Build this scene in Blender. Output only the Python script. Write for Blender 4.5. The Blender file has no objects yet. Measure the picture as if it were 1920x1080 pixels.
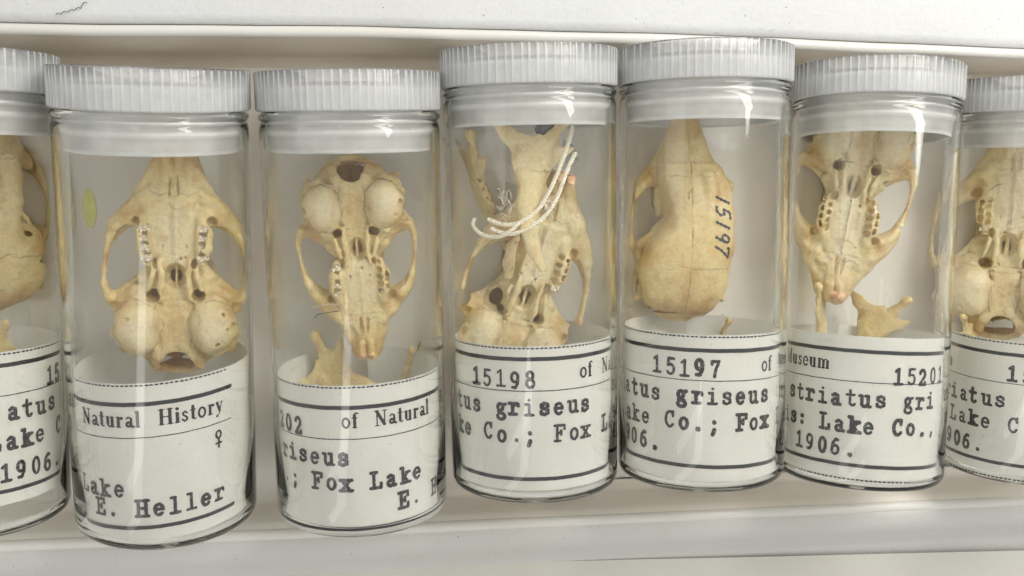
import bpy, bmesh, math, random
import numpy as np
from mathutils import Vector, Matrix
from mathutils.bvhtree import BVHTree
random.seed(7); rng = np.random.default_rng(11)
sc = bpy.context.scene
COL = sc.collection
PI = math.pi

# ------------------------------------------------------------------ camera, world, lights
def euler_axes(p, y, r):
    return Matrix.Rotation(p, 3, 'X') @ Matrix.Rotation(y, 3, 'Y') @ Matrix.Rotation(r, 3, 'Z')
cam = bpy.data.cameras.new('camera'); camo = bpy.data.objects.new('camera', cam); COL.objects.link(camo)
camo.matrix_world = Matrix.Translation((0, 0, 19.0933)) @ euler_axes(-0.14525, -0.17109, -0.033705).to_4x4()
cam.sensor_width = 36; cam.lens = 1873.71 / 1920 * 36; cam.clip_start = .1; cam.clip_end = 500
sc.camera = camo
W = bpy.data.worlds.new('World'); sc.world = W; W.use_nodes = True
W.node_tree.nodes['Background'].inputs[0].default_value = (1, .975, .93, 1)
W.node_tree.nodes['Background'].inputs[1].default_value = .62
def area(name, loc, target, sx, sy, power, col=(1, 1, 1), spread=180):
    l = bpy.data.lights.new(name, 'AREA'); l.shape = 'ELLIPSE' if sx == sy else 'RECTANGLE'; l.size = sx; l.size_y = sy
    l.energy = power; l.color = col; l.spread = math.radians(spread)
    o = bpy.data.objects.new(name, l); COL.objects.link(o); o.location = loc
    o.rotation_euler = (Vector(target) - Vector(loc)).to_track_quat('-Z', 'Y').to_euler()
    return o
area('ceiling_light', (18, 12, 25), (5, -1, 0), 24, 5, 3500, (1, .97, .91))
area('ceiling_light', (22, 23, 25), (5, -1, 0), 24, 5, 4600, (1, .97, .91))
area('tube_light', (-19, -22, 38), (0, -5, 0), 5.0, 34, 1100, (1, 1, .98))
area('fill_light', (-30, 6, 24), (0, -2, 0), 14, 20, 700, (1, .97, .93))  # weak fill lamp added from the left to lift the dim side
sc.view_settings.view_transform = 'Standard'; sc.view_settings.look = 'None'
sc.view_settings.exposure = .1; sc.view_settings.gamma = 1; sc.view_settings.use_curve_mapping = False
cy = sc.cycles
cy.max_bounces = 20; cy.transmission_bounces = 18; cy.transparent_max_bounces = 24
cy.diffuse_bounces = 5; cy.glossy_bounces = 6; cy.caustics_refractive = True; cy.caustics_reflective = True; cy.blur_glossy = 0
cy.use_denoising = True; cy.sample_clamp_indirect = 14

# ------------------------------------------------------------------ materials
def mat(name):
    m = bpy.data.materials.new(name); m.use_nodes = True; nt = m.node_tree; nt.nodes.clear()
    out = nt.nodes.new('ShaderNodeOutputMaterial'); return m, nt, out
def N(nt, t, **k):
    n = nt.nodes.new(t)
    for a, b in k.items():
        if a.startswith('i_'): n.inputs[a[2:].replace('_', ' ')].default_value = b
        else: setattr(n, a, b)
    return n
def ramp(nt, src, stops):
    r = nt.nodes.new('ShaderNodeValToRGB'); e = r.color_ramp.elements
    while len(e) > 1: e.remove(e[-1])
    e[0].position, e[0].color = stops[0][0], tuple(stops[0][1]) + (1,)
    for p, c in stops[1:]:
        x = e.new(p); x.color = tuple(c) + (1,)
    nt.links.new(src, r.inputs[0]); return r.outputs[0]
def noise(nt, scale, detail=4, rough=.55, coord='Object', sc3=None):
    tc = nt.nodes.new('ShaderNodeTexCoord'); n = N(nt, 'ShaderNodeTexNoise', i_Scale=scale, i_Detail=detail, i_Roughness=rough)
    src = tc.outputs[coord]
    if sc3:
        mp = nt.nodes.new('ShaderNodeMapping'); mp.inputs['Scale'].default_value = sc3
        nt.links.new(src, mp.inputs[0]); src = mp.outputs[0]
    nt.links.new(src, n.inputs['Vector']); return n.outputs[0]
def mixc(nt, fac, a, b, mode='MIX'):
    m = nt.nodes.new('ShaderNodeMix'); m.data_type = 'RGBA'; m.blend_type = mode
    for s, v in ((0, fac), (6, a), (7, b)):
        if isinstance(v, (int, float)): m.inputs[s].default_value = v
        elif isinstance(v, tuple): m.inputs[s].default_value = v + (1,)
        else: nt.links.new(v, m.inputs[s])
    return m.outputs[2]
def math_(nt, op, a, b=0.0, clamp=False):
    m = nt.nodes.new('ShaderNodeMath'); m.operation = op; m.use_clamp = clamp
    for s, v in ((0, a), (1, b)):
        if isinstance(v, (int, float)): m.inputs[s].default_value = v
        else: nt.links.new(v, m.inputs[s])
    return m.outputs[0]

def make_card(name, base, speck=0.0, gloss=.5, bumpd=.015, bscale=9, warm=(.93, .9, .84), grain=60):
    m, nt, out = mat(name); p = N(nt, 'ShaderNodeBsdfPrincipled', i_Roughness=gloss)
    big = ramp(nt, noise(nt, .35, 3), [(.3, base), (.7, tuple(b * w for b, w in zip(base, warm)))])
    fine = ramp(nt, noise(nt, grain, 3), [(.35, (.93, .93, .93)), (.65, (1, 1, 1))])
    c = mixc(nt, 1.0, big, fine, 'MULTIPLY')
    if speck:
        s = ramp(nt, noise(nt, 15, 2, .4), [(.745 - speck * .02, (0, 0, 0)), (.80, (.8, .8, .8))])
        c = mixc(nt, s, c, (.16, .15, .13))
        s2 = ramp(nt, noise(nt, 3.1, 5, .7), [(.60, (0, 0, 0)), (.8, (.22, .22, .22))])
        c = mixc(nt, s2, c, (.5, .48, .43))
    nt.links.new(c, p.inputs['Base Color'])
    b = N(nt, 'ShaderNodeBump', i_Strength=.5, i_Distance=bumpd)
    nt.links.new(noise(nt, bscale, 6, .65), b.inputs['Height']); nt.links.new(b.outputs[0], p.inputs['Normal'])
    nt.links.new(p.outputs[0], out.inputs[0]); return m
M_board = make_card('white_textured_board', (.755, .77, .785), .45, .6, .03, 7, (.97, .965, .95))
M_tray = make_card('tray_card', (.88, .845, .80), .0, .42, .012, 2.2, (.92, .90, .86))
M_wall = make_card('tray_wall_card', (.74, .68, .59), .0, .38, .02, 2.5, (.93, .9, .84))
M_rim = make_card('rolled_rim', (.80, .79, .76), .0, .22, .01, 3, (.96, .95, .92))
M_edge = make_card('cardboard_edge', (.66, .66, .645), .5, .6, .02, 7, (.96, .95, .93))
M_ledge = make_card('ledge_card', (.62, .615, .575), .15, .5, .012, 6, (.95, .94, .9))

# glass: real refracting glass
M_glass, nt, out = mat('vial_glass')
g = N(nt, 'ShaderNodeBsdfGlass', i_IOR=1.47, i_Roughness=0.0); g.inputs[0].default_value = (.995, 1, .995, 1)
nt.links.new(g.outputs[0], out.inputs[0])

# milky polyethylene
def plastic(name, tr, tint=(.93, .94, .95)):
    m, nt, out = mat(name)
    d = N(nt, 'ShaderNodeBsdfDiffuse'); d.inputs[0].default_value = tint + (1,)
    t = N(nt, 'ShaderNodeBsdfTranslucent'); t.inputs[0].default_value = tint + (1,)
    dt = N(nt, 'ShaderNodeMixShader', i_Fac=.38); nt.links.new(d.outputs[0], dt.inputs[1]); nt.links.new(t.outputs[0], dt.inputs[2])
    tp = N(nt, 'ShaderNodeBsdfTransparent'); tp.inputs[0].default_value = (.97, .97, .97, 1)
    mx = N(nt, 'ShaderNodeMixShader')
    at = N(nt, 'ShaderNodeAttribute', attribute_name='rib')
    nt.links.new(math_(nt, 'SUBTRACT', math_(nt, 'ADD', math_(nt, 'MULTIPLY', noise(nt, 3, 4), .3), tr - .15, True), math_(nt, 'MULTIPLY', at.outputs['Fac'], .35), True), mx.inputs[0])
    nt.links.new(dt.outputs[0], mx.inputs[1]); nt.links.new(tp.outputs[0], mx.inputs[2])
    gl = N(nt, 'ShaderNodeBsdfGlossy', i_Roughness=.22); fr = N(nt, 'ShaderNodeFresnel', i_IOR=1.48)
    m2 = N(nt, 'ShaderNodeMixShader'); nt.links.new(fr.outputs[0], m2.inputs[0])
    nt.links.new(mx.outputs[0], m2.inputs[1]); nt.links.new(gl.outputs[0], m2.inputs[2])
    b = N(nt, 'ShaderNodeBump', i_Strength=.35, i_Distance=.01); nt.links.new(noise(nt, 14, 4), b.inputs['Height'])
    for x in (d, t, gl): nt.links.new(b.outputs[0], x.inputs['Normal'])
    nt.links.new(m2.outputs[0], out.inputs[0]); return m
M_cap = plastic('milky_cap_plastic', .33, (.97, .985, .99)); M_plug = plastic('clear_plug_plastic', .46, (.985, .985, .98))

def make_bone(name, a, b, c, seed=0.0, sss=.25):
    m, nt, out = mat(name); p = N(nt, 'ShaderNodeBsdfPrincipled', i_Roughness=.3)
    base = ramp(nt, noise(nt, .016, 5, .6), [(.3, a), (.52, b), (.72, c)])
    st = ramp(nt, noise(nt, .03, 6, .7), [(.52, (0, 0, 0)), (.72, (.62, .62, .62))])
    col = mixc(nt, st, base, (.56, .31, .12))
    sp = ramp(nt, noise(nt, .17, 3, .6), [(.70, (0, 0, 0)), (.78, (.6, .6, .6))])
    col = mixc(nt, sp, col, (.30, .19, .09))
    def att(n): return N(nt, 'ShaderNodeAttribute', attribute_name=n).outputs['Fac']
    nv = noise(nt, .05, 5, .65)
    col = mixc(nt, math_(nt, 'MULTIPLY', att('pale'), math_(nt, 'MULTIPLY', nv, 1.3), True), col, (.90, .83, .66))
    col = mixc(nt, math_(nt, 'MULTIPLY', att('amber'), math_(nt, 'MULTIPLY', nv, 1.25), True), col, (.62, .37, .11))
    col = mixc(nt, math_(nt, 'MULTIPLY', att('suture'), math_(nt, 'SUBTRACT', math_(nt, 'MULTIPLY', noise(nt, .045, 4, .7), 3.6), 1.15, True), True), col, (.26, .15, .06))
    fine = ramp(nt, noise(nt, .22, 4, .6), [(.3, (.86, .85, .82)), (.7, (1, 1, 1))])
    col = mixc(nt, 1.0, col, fine, 'MULTIPLY')
    nt.links.new(col, p.inputs['Base Color'])
    p.inputs['Subsurface Weight'].default_value = sss; p.inputs['Subsurface Radius'].default_value = (1, .62, .3)
    p.inputs['Subsurface Scale'].default_value = .06
    bp = N(nt, 'ShaderNodeBump', i_Strength=.55, i_Distance=.02)
    hh = math_(nt, 'ADD', noise(nt, .07, 7, .62), math_(nt, 'MULTIPLY', noise(nt, .4, 4, .6), .35))
    nt.links.new(hh, bp.inputs['Height']); nt.links.new(bp.outputs[0], p.inputs['Normal'])
    tl = N(nt, 'ShaderNodeBsdfTranslucent'); nt.links.new(col, tl.inputs[0]); nt.links.new(bp.outputs[0], tl.inputs['Normal'])
    mx = N(nt, 'ShaderNodeMixShader', i_Fac=.24); nt.links.new(p.outputs[0], mx.inputs[1]); nt.links.new(tl.outputs[0], mx.inputs[2])
    nt.links.new(mx.outputs[0], out.inputs[0]); return m
M_bone = make_bone('dry_yellow_bone', (.79, .60, .26), (.88, .75, .42), (.73, .51, .19))
M_bone2 = make_bone('amber_bone', (.82, .61, .27), (.89, .75, .42), (.75, .50, .19))
M_bone3 = make_bone('pale_bone', (.85, .69, .36), (.91, .80, .51), (.79, .58, .25))
def simple(name, col, rough=.5, n=0, ncol=(0, 0, 0), nscale=20, bump=0):
    m, nt, out = mat(name); p = N(nt, 'ShaderNodeBsdfPrincipled', i_Roughness=rough)
    c = ramp(nt, noise(nt, nscale, 4), [(.5 - .1, col), (.5 + .15, tuple(x * (1 - n) + y * n for x, y in zip(col, ncol)))])
    nt.links.new(c, p.inputs['Base Color'])
    if bump:
        b = N(nt, 'ShaderNodeBump', i_Strength=.6, i_Distance=bump); nt.links.new(noise(nt, nscale, 5), b.inputs['Height'])
        nt.links.new(b.outputs[0], p.inputs['Normal'])
    nt.links.new(p.outputs[0], out.inputs[0]); return m
M_tooth = simple('worn_tooth_enamel', (.76, .66, .48), .3, .85, (.16, .09, .05), .2, .02)
M_incis = simple('orange_incisor_enamel', (.78, .50, .30), .25, .5, (.62, .25, .12), .07)
M_string = simple('white_cotton_cord', (.88, .82, .68), .8, .35, (.6, .54, .4), 30, .01)
M_lead = simple('grey_lead_foil', (.22, .23, .25), .32, .6, (.05, .05, .06), .09, .03)
M_seed = simple('olive_seed_skin', (.45, .43, .12), .4, .5, (.33, .30, .07), .05, .01)
M_hair = simple('dark_fibre', (.08, .07, .06), .6)
M_fib = simple('pale_fibre', (.6, .52, .36), .6)
M_inkline = simple('handwriting_ink', (.035, .033, .04), .45, .3, (.12, .1, .09), 30)

M_paper, nt, out = mat('label_paper')
p = N(nt, 'ShaderNodeBsdfPrincipled', i_Roughness=.8)
c = ramp(nt, noise(nt, 1.3, 5), [(.3, (.775, .765, .73)), (.7, (.71, .70, .655))])
f = ramp(nt, noise(nt, 55, 3, .6, 'Object', (1.6, .25, 1)), [(.3, (.92, .92, .9)), (.65, (1, 1, 1))])
c = mixc(nt, 1.0, c, f, 'MULTIPLY')
s = ramp(nt, noise(nt, 30, 2, .4), [(.74, (0, 0, 0)), (.79, (1, 1, 1))]); c = mixc(nt, s, c, (.3, .27, .2))
nt.links.new(c, p.inputs['Base Color'])
b = N(nt, 'ShaderNodeBump', i_Strength=.5, i_Distance=.008); nt.links.new(noise(nt, 24, 5), b.inputs['Height'])
nt.links.new(b.outputs[0], p.inputs['Normal'])
tr = N(nt, 'ShaderNodeBsdfTranslucent'); tr.inputs[0].default_value = (.8, .78, .7, 1)
mx = N(nt, 'ShaderNodeMixShader', i_Fac=.18); nt.links.new(p.outputs[0], mx.inputs[1]); nt.links.new(tr.outputs[0], mx.inputs[2])
nt.links.new(mx.outputs[0], out.inputs[0])

def make_ink(name, typed):
    m, nt, out = mat(name)
    at = N(nt, 'ShaderNodeAttribute', attribute_name='ink')
    e = math_(nt, 'ADD', at.outputs['Fac'], math_(nt, 'MULTIPLY', math_(nt, 'SUBTRACT', noise(nt, 38 if typed else 30, 4, .65), .5), .034 if typed else .012))
    a = math_(nt, 'MULTIPLY', e, 160 if typed else 260, True)
    if typed:
        wear = ramp(nt, noise(nt, 17, 6, .75), [(.34, (.55, .55, .55)), (.48, (1, 1, 1))]); a = math_(nt, 'MULTIPLY', a, wear)
        wear2 = ramp(nt, noise(nt, 2.5, 2, .5), [(.3, (.85, .85, .85)), (.5, (1, 1, 1))]); a = math_(nt, 'MULTIPLY', a, wear2)
    p = N(nt, 'ShaderNodeBsdfPrincipled', i_Roughness=.6); p.inputs['Base Color'].default_value = (.012, .012, .016, 1)
    tp = nt.nodes.new('ShaderNodeBsdfTransparent'); mx = nt.nodes.new('ShaderNodeMixShader')
    nt.links.new(a, mx.inputs[0]); nt.links.new(tp.outputs[0], mx.inputs[1]); nt.links.new(p.outputs[0], mx.inputs[2])
    nt.links.new(mx.outputs[0], out.inputs[0]); return m
M_typed = make_ink('typed_ink', True); M_print = make_ink('printed_ink', False)

# ------------------------------------------------------------------ helpers
def mesh_obj(name, verts, faces, m, parent=None, smooth=True):
    me = bpy.data.meshes.new(name)
    if isinstance(verts, np.ndarray) and isinstance(faces, np.ndarray):
        nv, nf, k = len(verts), len(faces), faces.shape[1]
        me.vertices.add(nv); me.vertices.foreach_set('co', verts.astype(np.float32).ravel())
        me.loops.add(nf * k); me.loops.foreach_set('vertex_index', faces.astype(np.int32).ravel())
        me.polygons.add(nf); me.polygons.foreach_set('loop_start', np.arange(0, nf * k, k, dtype=np.int32))
        me.update(calc_edges=True); me.validate()
    else:
        me.from_pydata([tuple(v) for v in verts], [], [tuple(f) for f in faces]); me.update()
    if smooth: me.polygons.foreach_set('use_smooth', [True] * len(me.polygons))
    me.materials.append(m)
    o = bpy.data.objects.new(name, me); COL.objects.link(o)
    if parent: o.parent = parent
    return o
def tag(o, label, cat, group=None, kind=None):
    o['label'] = label
    if cat: o['category'] = cat
    if group: o['group'] = group
    if kind: o['kind'] = kind
    return o
def lathe(profile, n=128, rfun=None):
    """profile: (radius, y) pairs, axis = local Y"""
    V, F = [], []
    for i, (r, y) in enumerate(profile):
        for j in range(n):
            a = 2 * PI * j / n; rr = r if rfun is None else rfun(i, j, r)
            V.append((rr * math.sin(a), y, rr * math.cos(a)))
    for i in range(len(profile) - 1):
        for j in range(n):
            k = (j + 1) % n
            F.append((i * n + j, i * n + k, (i + 1) * n + k, (i + 1) * n + j))
    return V, F
def tube(path, r, n=8, closed_ends=True, rad=None):
    P = [Vector(p) for p in path]; V, F = [], []; up = Vector((.13, .21, .97)).normalized()
    for i, p in enumerate(P):
        d = (P[min(i + 1, len(P) - 1)] - P[max(i - 1, 0)]).normalized()
        a = d.cross(up).normalized(); b = d.cross(a).normalized(); rr = rad[i] if rad else r
        for j in range(n):
            t = 2 * PI * j / n; V.append(p + a * (rr * math.cos(t)) + b * (rr * math.sin(t)))
    for i in range(len(P) - 1):
        for j in range(n):
            k = (j + 1) % n; F.append((i * n + j, i * n + k, (i + 1) * n + k, (i + 1) * n + j))
    F.append(tuple(range(n))[::-1]); F.append(tuple(range((len(P) - 1) * n, len(P) * n)))
    return V, F
def smooth_path(pts, per=8):
    P = [Vector(p) for p in pts]; Q = [P[0]] + P + [P[-1]]; R = []
    for i in range(1, len(Q) - 2):
        for k in range(per):
            t = k / per; a, b, c, d = Q[i - 1], Q[i], Q[i + 1], Q[i + 2]
            R.append(.5 * ((2 * b) + (c - a) * t + (2 * a - 5 * b + 4 * c - d) * t * t + (3 * b - a - 3 * c + d) * t ** 3))
    R.append(P[-1]); return R

# ------------------------------------------------------------------ the tray and what lies around it
def extrude_x(name, prof, x0, x1, m, parent, slope, nx=40, wob=.012):
    """profile of (y, z) swept along x; slope(x) shifts y"""
    V, F = [], []; k = len(prof)
    for i in range(nx + 1):
        x = x0 + (x1 - x0) * i / nx; dy = slope(x); w = wob * (math.sin(x * .9 + prof[0][0]) + .6 * math.sin(x * 2.3 + 1))
        for (y, z) in prof: V.append((x, y + dy + w * .5, z + w * .4))
    for i in range(nx):
        for j in range(k - 1): F.append((i * k + j, i * k + j + 1, (i + 1) * k + j + 1, (i + 1) * k + j))
    me = mesh_obj(name, V, F, m, parent)
    return me
def arcp(cy_, cz, r, a0, a1, n=8):
    return [(cy_ + r * math.cos(math.radians(a0 + (a1 - a0) * i / n)), cz + r * math.sin(math.radians(a0 + (a1 - a0) * i / n))) for i in range(n + 1)]
tray = bpy.data.objects.new('specimen_tray', None); COL.objects.link(tray)
tag(tray, 'shallow cream card tray with glossy rolled rims holding the row of glass vials', 'tray')
up_s = lambda x: -.012 * max(0, x - 1) - .0013 * max(0, x - 3) ** 2
lo_s = lambda x: -.10 - .0305 * x
X0, X1 = -22, 30
extrude_x('base_panel', [(-6.80, 0), (-4, -.0), (-1, 0), (1.62, 0)], X0, X1, M_tray, tray, lambda x: lo_s(x) * .5 + up_s(x) * .5 if False else 0 * x - .0 * x, 10, 0)
# side walls with rounded feet and rolled rims
extrude_x('side_wall', arcp(1.40, .22, .22, -90, 0) + [(1.68, .62), (1.78, 1.0), (1.84, 1.16)], X0, X1, M_wall, tray, up_s)
extrude_x('rim', arcp(1.925, 1.20, .095, 200, -20, 12) + [(2.02, 1.1)], X0, X1, M_rim, tray, up_s, 60, .014)
extrude_x('side_wall', [(-6.872, 1.175), (-6.80, 1.08), (-6.77, 1.0), (-6.76, .5)] + arcp(-6.56, .2, .2, 180, 270), X0, X1, M_tray, tray, lo_s)
extrude_x('rim', [(-7.06, 1.05)] + arcp(-6.95, 1.19, .10, 200, -20, 12), X0, X1, M_rim, tray, lo_s, 60, .012)
ub = extrude_x('white_board', [(2.03, .98), (2.04, 1.2), (2.09, 1.27), (2.2, 1.29), (6, 1.29), (18, 1.29)], X0, X1, M_board, None, up_s, 60, .01)
tag(ub, 'flat white textured board behind the row of vials, above the tray rim', 'board')
lb = extrude_x('card_box_edge', [(-9.5, .42), (-8.10, .60), (-7.85, .74), (-7.58, 1.02), (-7.42, 1.16), (-7.25, 1.24), (-7.12, 1.26), (-7.06, 1.262), (-7.00, 1.24)], X0, X1, M_edge, None, lo_s, 60, .01)
tag(lb, 'white rounded cardboard edge in front of the vials, below the tray rim', 'box edge')
dk = extrude_x('drawer_bottom', [(-16, .63), (-9.5, .66), (-7.96, .67)], X0, X1, M_ledge, None, lambda x: -.060 * x, 30, .01)
tag(dk, 'smooth pale grey drawer surface along the bottom of the view', 'drawer', kind='structure')
tb = mesh_obj('table', [(-60, -60, -.3), (60, -60, -.3), (60, 60, -.3), (-60, 60, -.3)], [(0, 1, 2, 3)], M_ledge); tag(tb, 'table top under everything', None, kind='structure')

# ------------------------------------------------------------------ vials
VP = {0: (-5.895, 1.535, -.038, -.021, 0.0), 1: (-2.841, 1.253, -.030, .545, -.078), 2: (.267, 1.202, .004, .250, -.027),
      3: (3.357, 1.579, .006, .122, .015), 4: (6.506, 1.627, -.009, .249, .040), 5: (9.996, 1.319, -.055, -.058, .087), 6: (13.427, 1.128, -.014, .037, .005)}
def vframe(k):
    x, y, th, z, tl = VP[k]
    ax = Vector((math.sin(th) * math.cos(tl), -math.cos(th) * math.cos(tl), math.sin(tl))); sd = Vector((math.cos(th), math.sin(th), 0)); up = sd.cross(-ax)
    M = Matrix((sd, -ax, up)).transposed().to_4x4(); M.translation = Vector((x, y, 1.62 + z)); return M
RB, WALL, L = 1.5, .085, 7.63
RI = RB - WALL
tube_prof = [(RI, -.30), (RI, -.72), (RI, -2), (RI, -4), (RI, -6), (RI, -7.36), (RI - .03, -7.45), (RI - .10, -7.505), (RI - .24, -7.52), (.7, -7.50), (.25, -7.48), (.001, -7.48),
             (.001, -7.55), (.3, -7.56), (.7, -7.6), (1.1, -L + .005), (1.26, -L), (1.40, -L + .03), (1.47, -L + .09), (RB, -L + .19), (RB, -7.0), (RB, -5), (RB, -3), (RB, -1.2), (RB, -.93), (RB - .015, -.86), (RB - .035, -.80), (RB + .005, -.755), (RB + .012, -.715), (RB - .01, -.68), (RB - .05, -.66), (RB - .06, -.55), (RB - .06, -.30), (RI, -.30)]
capn = 432
ribs = {}
for q in range(72):
    ribs[(q * 6 + random.choice((0, 0, 0, 1))) % 432] = random.uniform(.016, .028)
def cap_r(i, j, r):
    if i in CR: return r + ribs.get(j, 0) + .003 * math.sin(j * .37)
    return r
cap_prof = [(.001, -.19), (.9, -.19), (1.36, -.19), (1.40, -.18), (1.415, -.02), (1.43, .0), (1.50, .0), (1.515, -.02), (1.515, -.3), (1.515, -.60), (1.505, -.636), (1.47, -.640), (1.462, -.62), (1.46, -.4), (1.455, -.26), (1.2, -.25), (.001, -.25)]
CR = {6, 7, 8, 9}
plug_prof = [(1.385, -.26), (1.385, -.66), (1.35, -.71), (1.345, -.75), (1.398, -.79), (1.40, -.83), (1.36, -.87), (1.35, -.92), (1.392, -.96), (1.39, -1.0), (1.355, -1.05), (1.352, -1.12), (1.34, -1.22), (1.335, -1.28), (1.322, -1.295), (1.29, -1.29), (1.285, -1.26), (1.30, -1.1), (1.33, -.7), (1.34, -.26)]
def me_from(name, V, F, m):
    me = bpy.data.meshes.new(name); me.from_pydata([tuple(v) for v in V], [], F); me.update()
    bm = bmesh.new(); bm.from_mesh(me); bmesh.ops.remove_doubles(bm, verts=bm.verts, dist=1e-5); bmesh.ops.recalc_face_normals(bm, faces=bm.faces); bm.to_mesh(me); bm.free()
    me.polygons.foreach_set('use_smooth', [True] * len(me.polygons)); me.materials.append(m); return me
ME_tube = me_from('glass_tube', *lathe(tube_prof, 192), M_glass)
ME_cap = me_from('cap', *lathe(cap_prof, capn, cap_r), M_cap)
A = ME_cap.attributes.new('rib', 'FLOAT', 'POINT')
A.data.foreach_set('value', [max(0., min(1., (math.hypot(v.co.x, v.co.z) - 1.523) / .014)) if v.co.y < -.15 else -1.25 * min(1, (v.co.y + .15) / .05) + (2.0 if math.hypot(v.co.x, v.co.z) > 1.53 else 0) for v in ME_cap.vertices])
ME_plug = me_from('plug', *lathe(plug_prof, 160), M_plug)
A = ME_plug.attributes.new('rib', 'FLOAT', 'POINT')
A.data.foreach_set('value', [1.3 if v.co.y < -1.265 else (.7 if -1.01 < v.co.y < -.95 or -.84 < v.co.y < -.78 else 0) for v in ME_plug.vertices])
vlabels = {
    0: 'capped glass vial cut off by the left edge, cap tucked behind its neighbour',
    1: 'capped glass vial whose label reads Natural History with a female sign, lowest in the row',
    2: 'capped glass vial whose label reads of Natural, with a complete skull hanging nose down',
    3: 'capped glass vial labelled 15198 with a tied jaw and broken skull crowded inside',
    4: 'capped glass vial labelled 15197 with a smooth skull seen from its top side',
    5: 'capped glass vial labelled 15201 standing right of the 15197 vial',
    6: 'capped glass vial cut off by the right edge of the frame'}
vlabels[5] = 'capped glass vial whose label shows seum and 1520, with an empty-socketed skull'
for k in range(7):
    e = bpy.data.objects.new('specimen_vial', None); COL.objects.link(e); e.matrix_world = vframe(k)
    tag(e, vlabels[k], 'vial', 'capped glass specimen vials lying in the tray')
    for nm, me in (('glass_tube', ME_tube), ('cap', ME_cap)):
        o = bpy.data.objects.new(nm, me); COL.objects.link(o); o.parent = e; o.rotation_euler = (0, k * 1.13, 0)
        if nm == 'cap':
            q = bpy.data.objects.new('plug', ME_plug); COL.objects.link(q); q.parent = o
# ------------------------------------------------------------------ paper labels with typed and printed ink
def arc(cx, cy_, rx, ry, a0, a1, n=14):
    return [(cx + rx * math.cos(math.radians(a0 + (a1 - a0) * i / n)), cy_ + ry * math.sin(math.radians(a0 + (a1 - a0) * i / n))) for i in range(n + 1)]
def circ(cx, cy_, rx, ry): return arc(cx, cy_, rx, ry, 0, 360, 20)
# typed slab letters: strokes in a 1 x 1 box, baseline 0, capitals to 1
G = {
 '1': [[(.5, .03), (.5, .97), (.27, .82)], [(.2, .03), (.8, .03)]],
 '5': [[(.74, .96), (.32, .96), (.28, .56)], arc(.47, .32, .28, .29, 125, -145)],
 '9': [circ(.48, .68, .24, .28), [(.72, .68), (.69, .35), (.52, .06), (.3, .08)]],
 '8': [circ(.5, .75, .21, .21), circ(.5, .27, .26, .25)],
 '7': [[(.25, .78), (.25, .95), (.76, .95), (.52, .45), (.45, .03)]],
 '2': [arc(.5, .7, .24, .26, 170, -35), [(.7, .55), (.25, .06), (.77, .06), (.77, .2)]],
 '0': [circ(.5, .5, .25, .46)],
 '6': [circ(.5, .29, .25, .27), [(.26, .32), (.32, .7), (.55, .95), (.7, .9)]],
 't': [[(.42, .95), (.42, .18)] + arc(.6, .2, .18, .17, 180, 330, 8), [(.18, .68), (.72, .68)]],
 'u': [[(.1, .67), (.26, .67), (.26, .22)] + arc(.45, .22, .19, .2, 180, 330, 8), [(.55, .67), (.72, .67), (.72, .03), (.88, .03)]],
 's': [[(.74, .5), (.72, .62), (.5, .69), (.28, .6), (.28, .46), (.5, .37), (.74, .28), (.75, .12), (.5, .02), (.26, .08), (.25, .2)]],
 'g': [circ(.44, .48, .2, .2), [(.6, .62), (.84, .68)], [(.32, .3), (.3, .14), (.68, .1), (.78, -.04)], arc(.5, -.08, .28, .17, 20, -200)],
 'r': [[(.14, .67), (.38, .67), (.38, .03)], [(.14, .03), (.66, .03)], [(.38, .42), (.55, .66), (.76, .66), (.82, .54)]],
 'i': [[(.24, .67), (.5, .67), (.5, .03)], [(.2, .03), (.8, .03)], [(.49, .93), (.51, .93)]],
 'e': [[(.25, .37), (.75, .37)], arc(.5, .35, .27, .32, 0, 315)],
 'o': [circ(.5, .35, .27, .32)],
 'k': [[(.12, .96), (.3, .96), (.3, .03)], [(.12, .03), (.46, .03)], [(.3, .28), (.7, .65)], [(.55, .66), (.86, .66)], [(.42, .38), (.75, .03)], [(.62, .03), (.92, .03)]],
 'a': [[(.27, .58), (.45, .68), (.66, .58), (.66, .05), (.86, .04)], circ(.46, .2, .2, .17)],
 'l': [[(.26, .96), (.5, .96), (.5, .03)], [(.2, .03), (.8, .03)]],
 'C': [arc(.52, .5, .32, .46, 42, 318), [(.76, .97), (.76, .7)]],
 'L': [[(.32, .96), (.32, .03)], [(.12, .96), (.54, .96)], [(.1, .03), (.84, .03), (.84, .3)]],
 'F': [[(.3, .96), (.3, .03)], [(.1, .96), (.86, .96), (.86, .72)], [(.3, .52), (.6, .52)], [(.6, .64), (.6, .4)], [(.1, .03), (.52, .03)]],
 'E': [[(.3, .96), (.3, .03)], [(.1, .96), (.84, .96), (.84, .72)], [(.3, .52), (.6, .52)], [(.6, .64), (.6, .4)], [(.1, .03), (.86, .03), (.86, .28)]],
 'H': [[(.24, .96), (.24, .03)], [(.76, .96), (.76, .03)], [(.24, .5), (.76, .5)], [(.08, .96), (.4, .96)], [(.6, .96), (.92, .96)], [(.08, .03), (.4, .03)], [(.6, .03), (.92, .03)]],
 'x': [[(.2, .66), (.78, .03)], [(.78, .66), (.2, .03)], [(.08, .66), (.38, .66)], [(.6, .66), (.92, .66)], [(.06, .03), (.38, .03)], [(.62, .03), (.94, .03)]],
 '.': [[(.49, .09), (.51, .09)], [(.47, .12), (.53, .06)], [(.53, .12), (.47, .06)]],
 ',': [[(.5, .1), (.52, .08), (.42, -.14)]],
 ';': [[(.49, .55), (.51, .55)], [(.48, .57), (.52, .53)], [(.5, .1), (.52, .08), (.4, -.18)]],
 ':': [[(.49, .52), (.51, .52)], [(.49, .1), (.51, .1)]],
 '♀': [circ(.5, .78, .21, .21), [(.5, .56), (.5, .02)], [(.28, .27), (.72, .27)]]}
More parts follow.
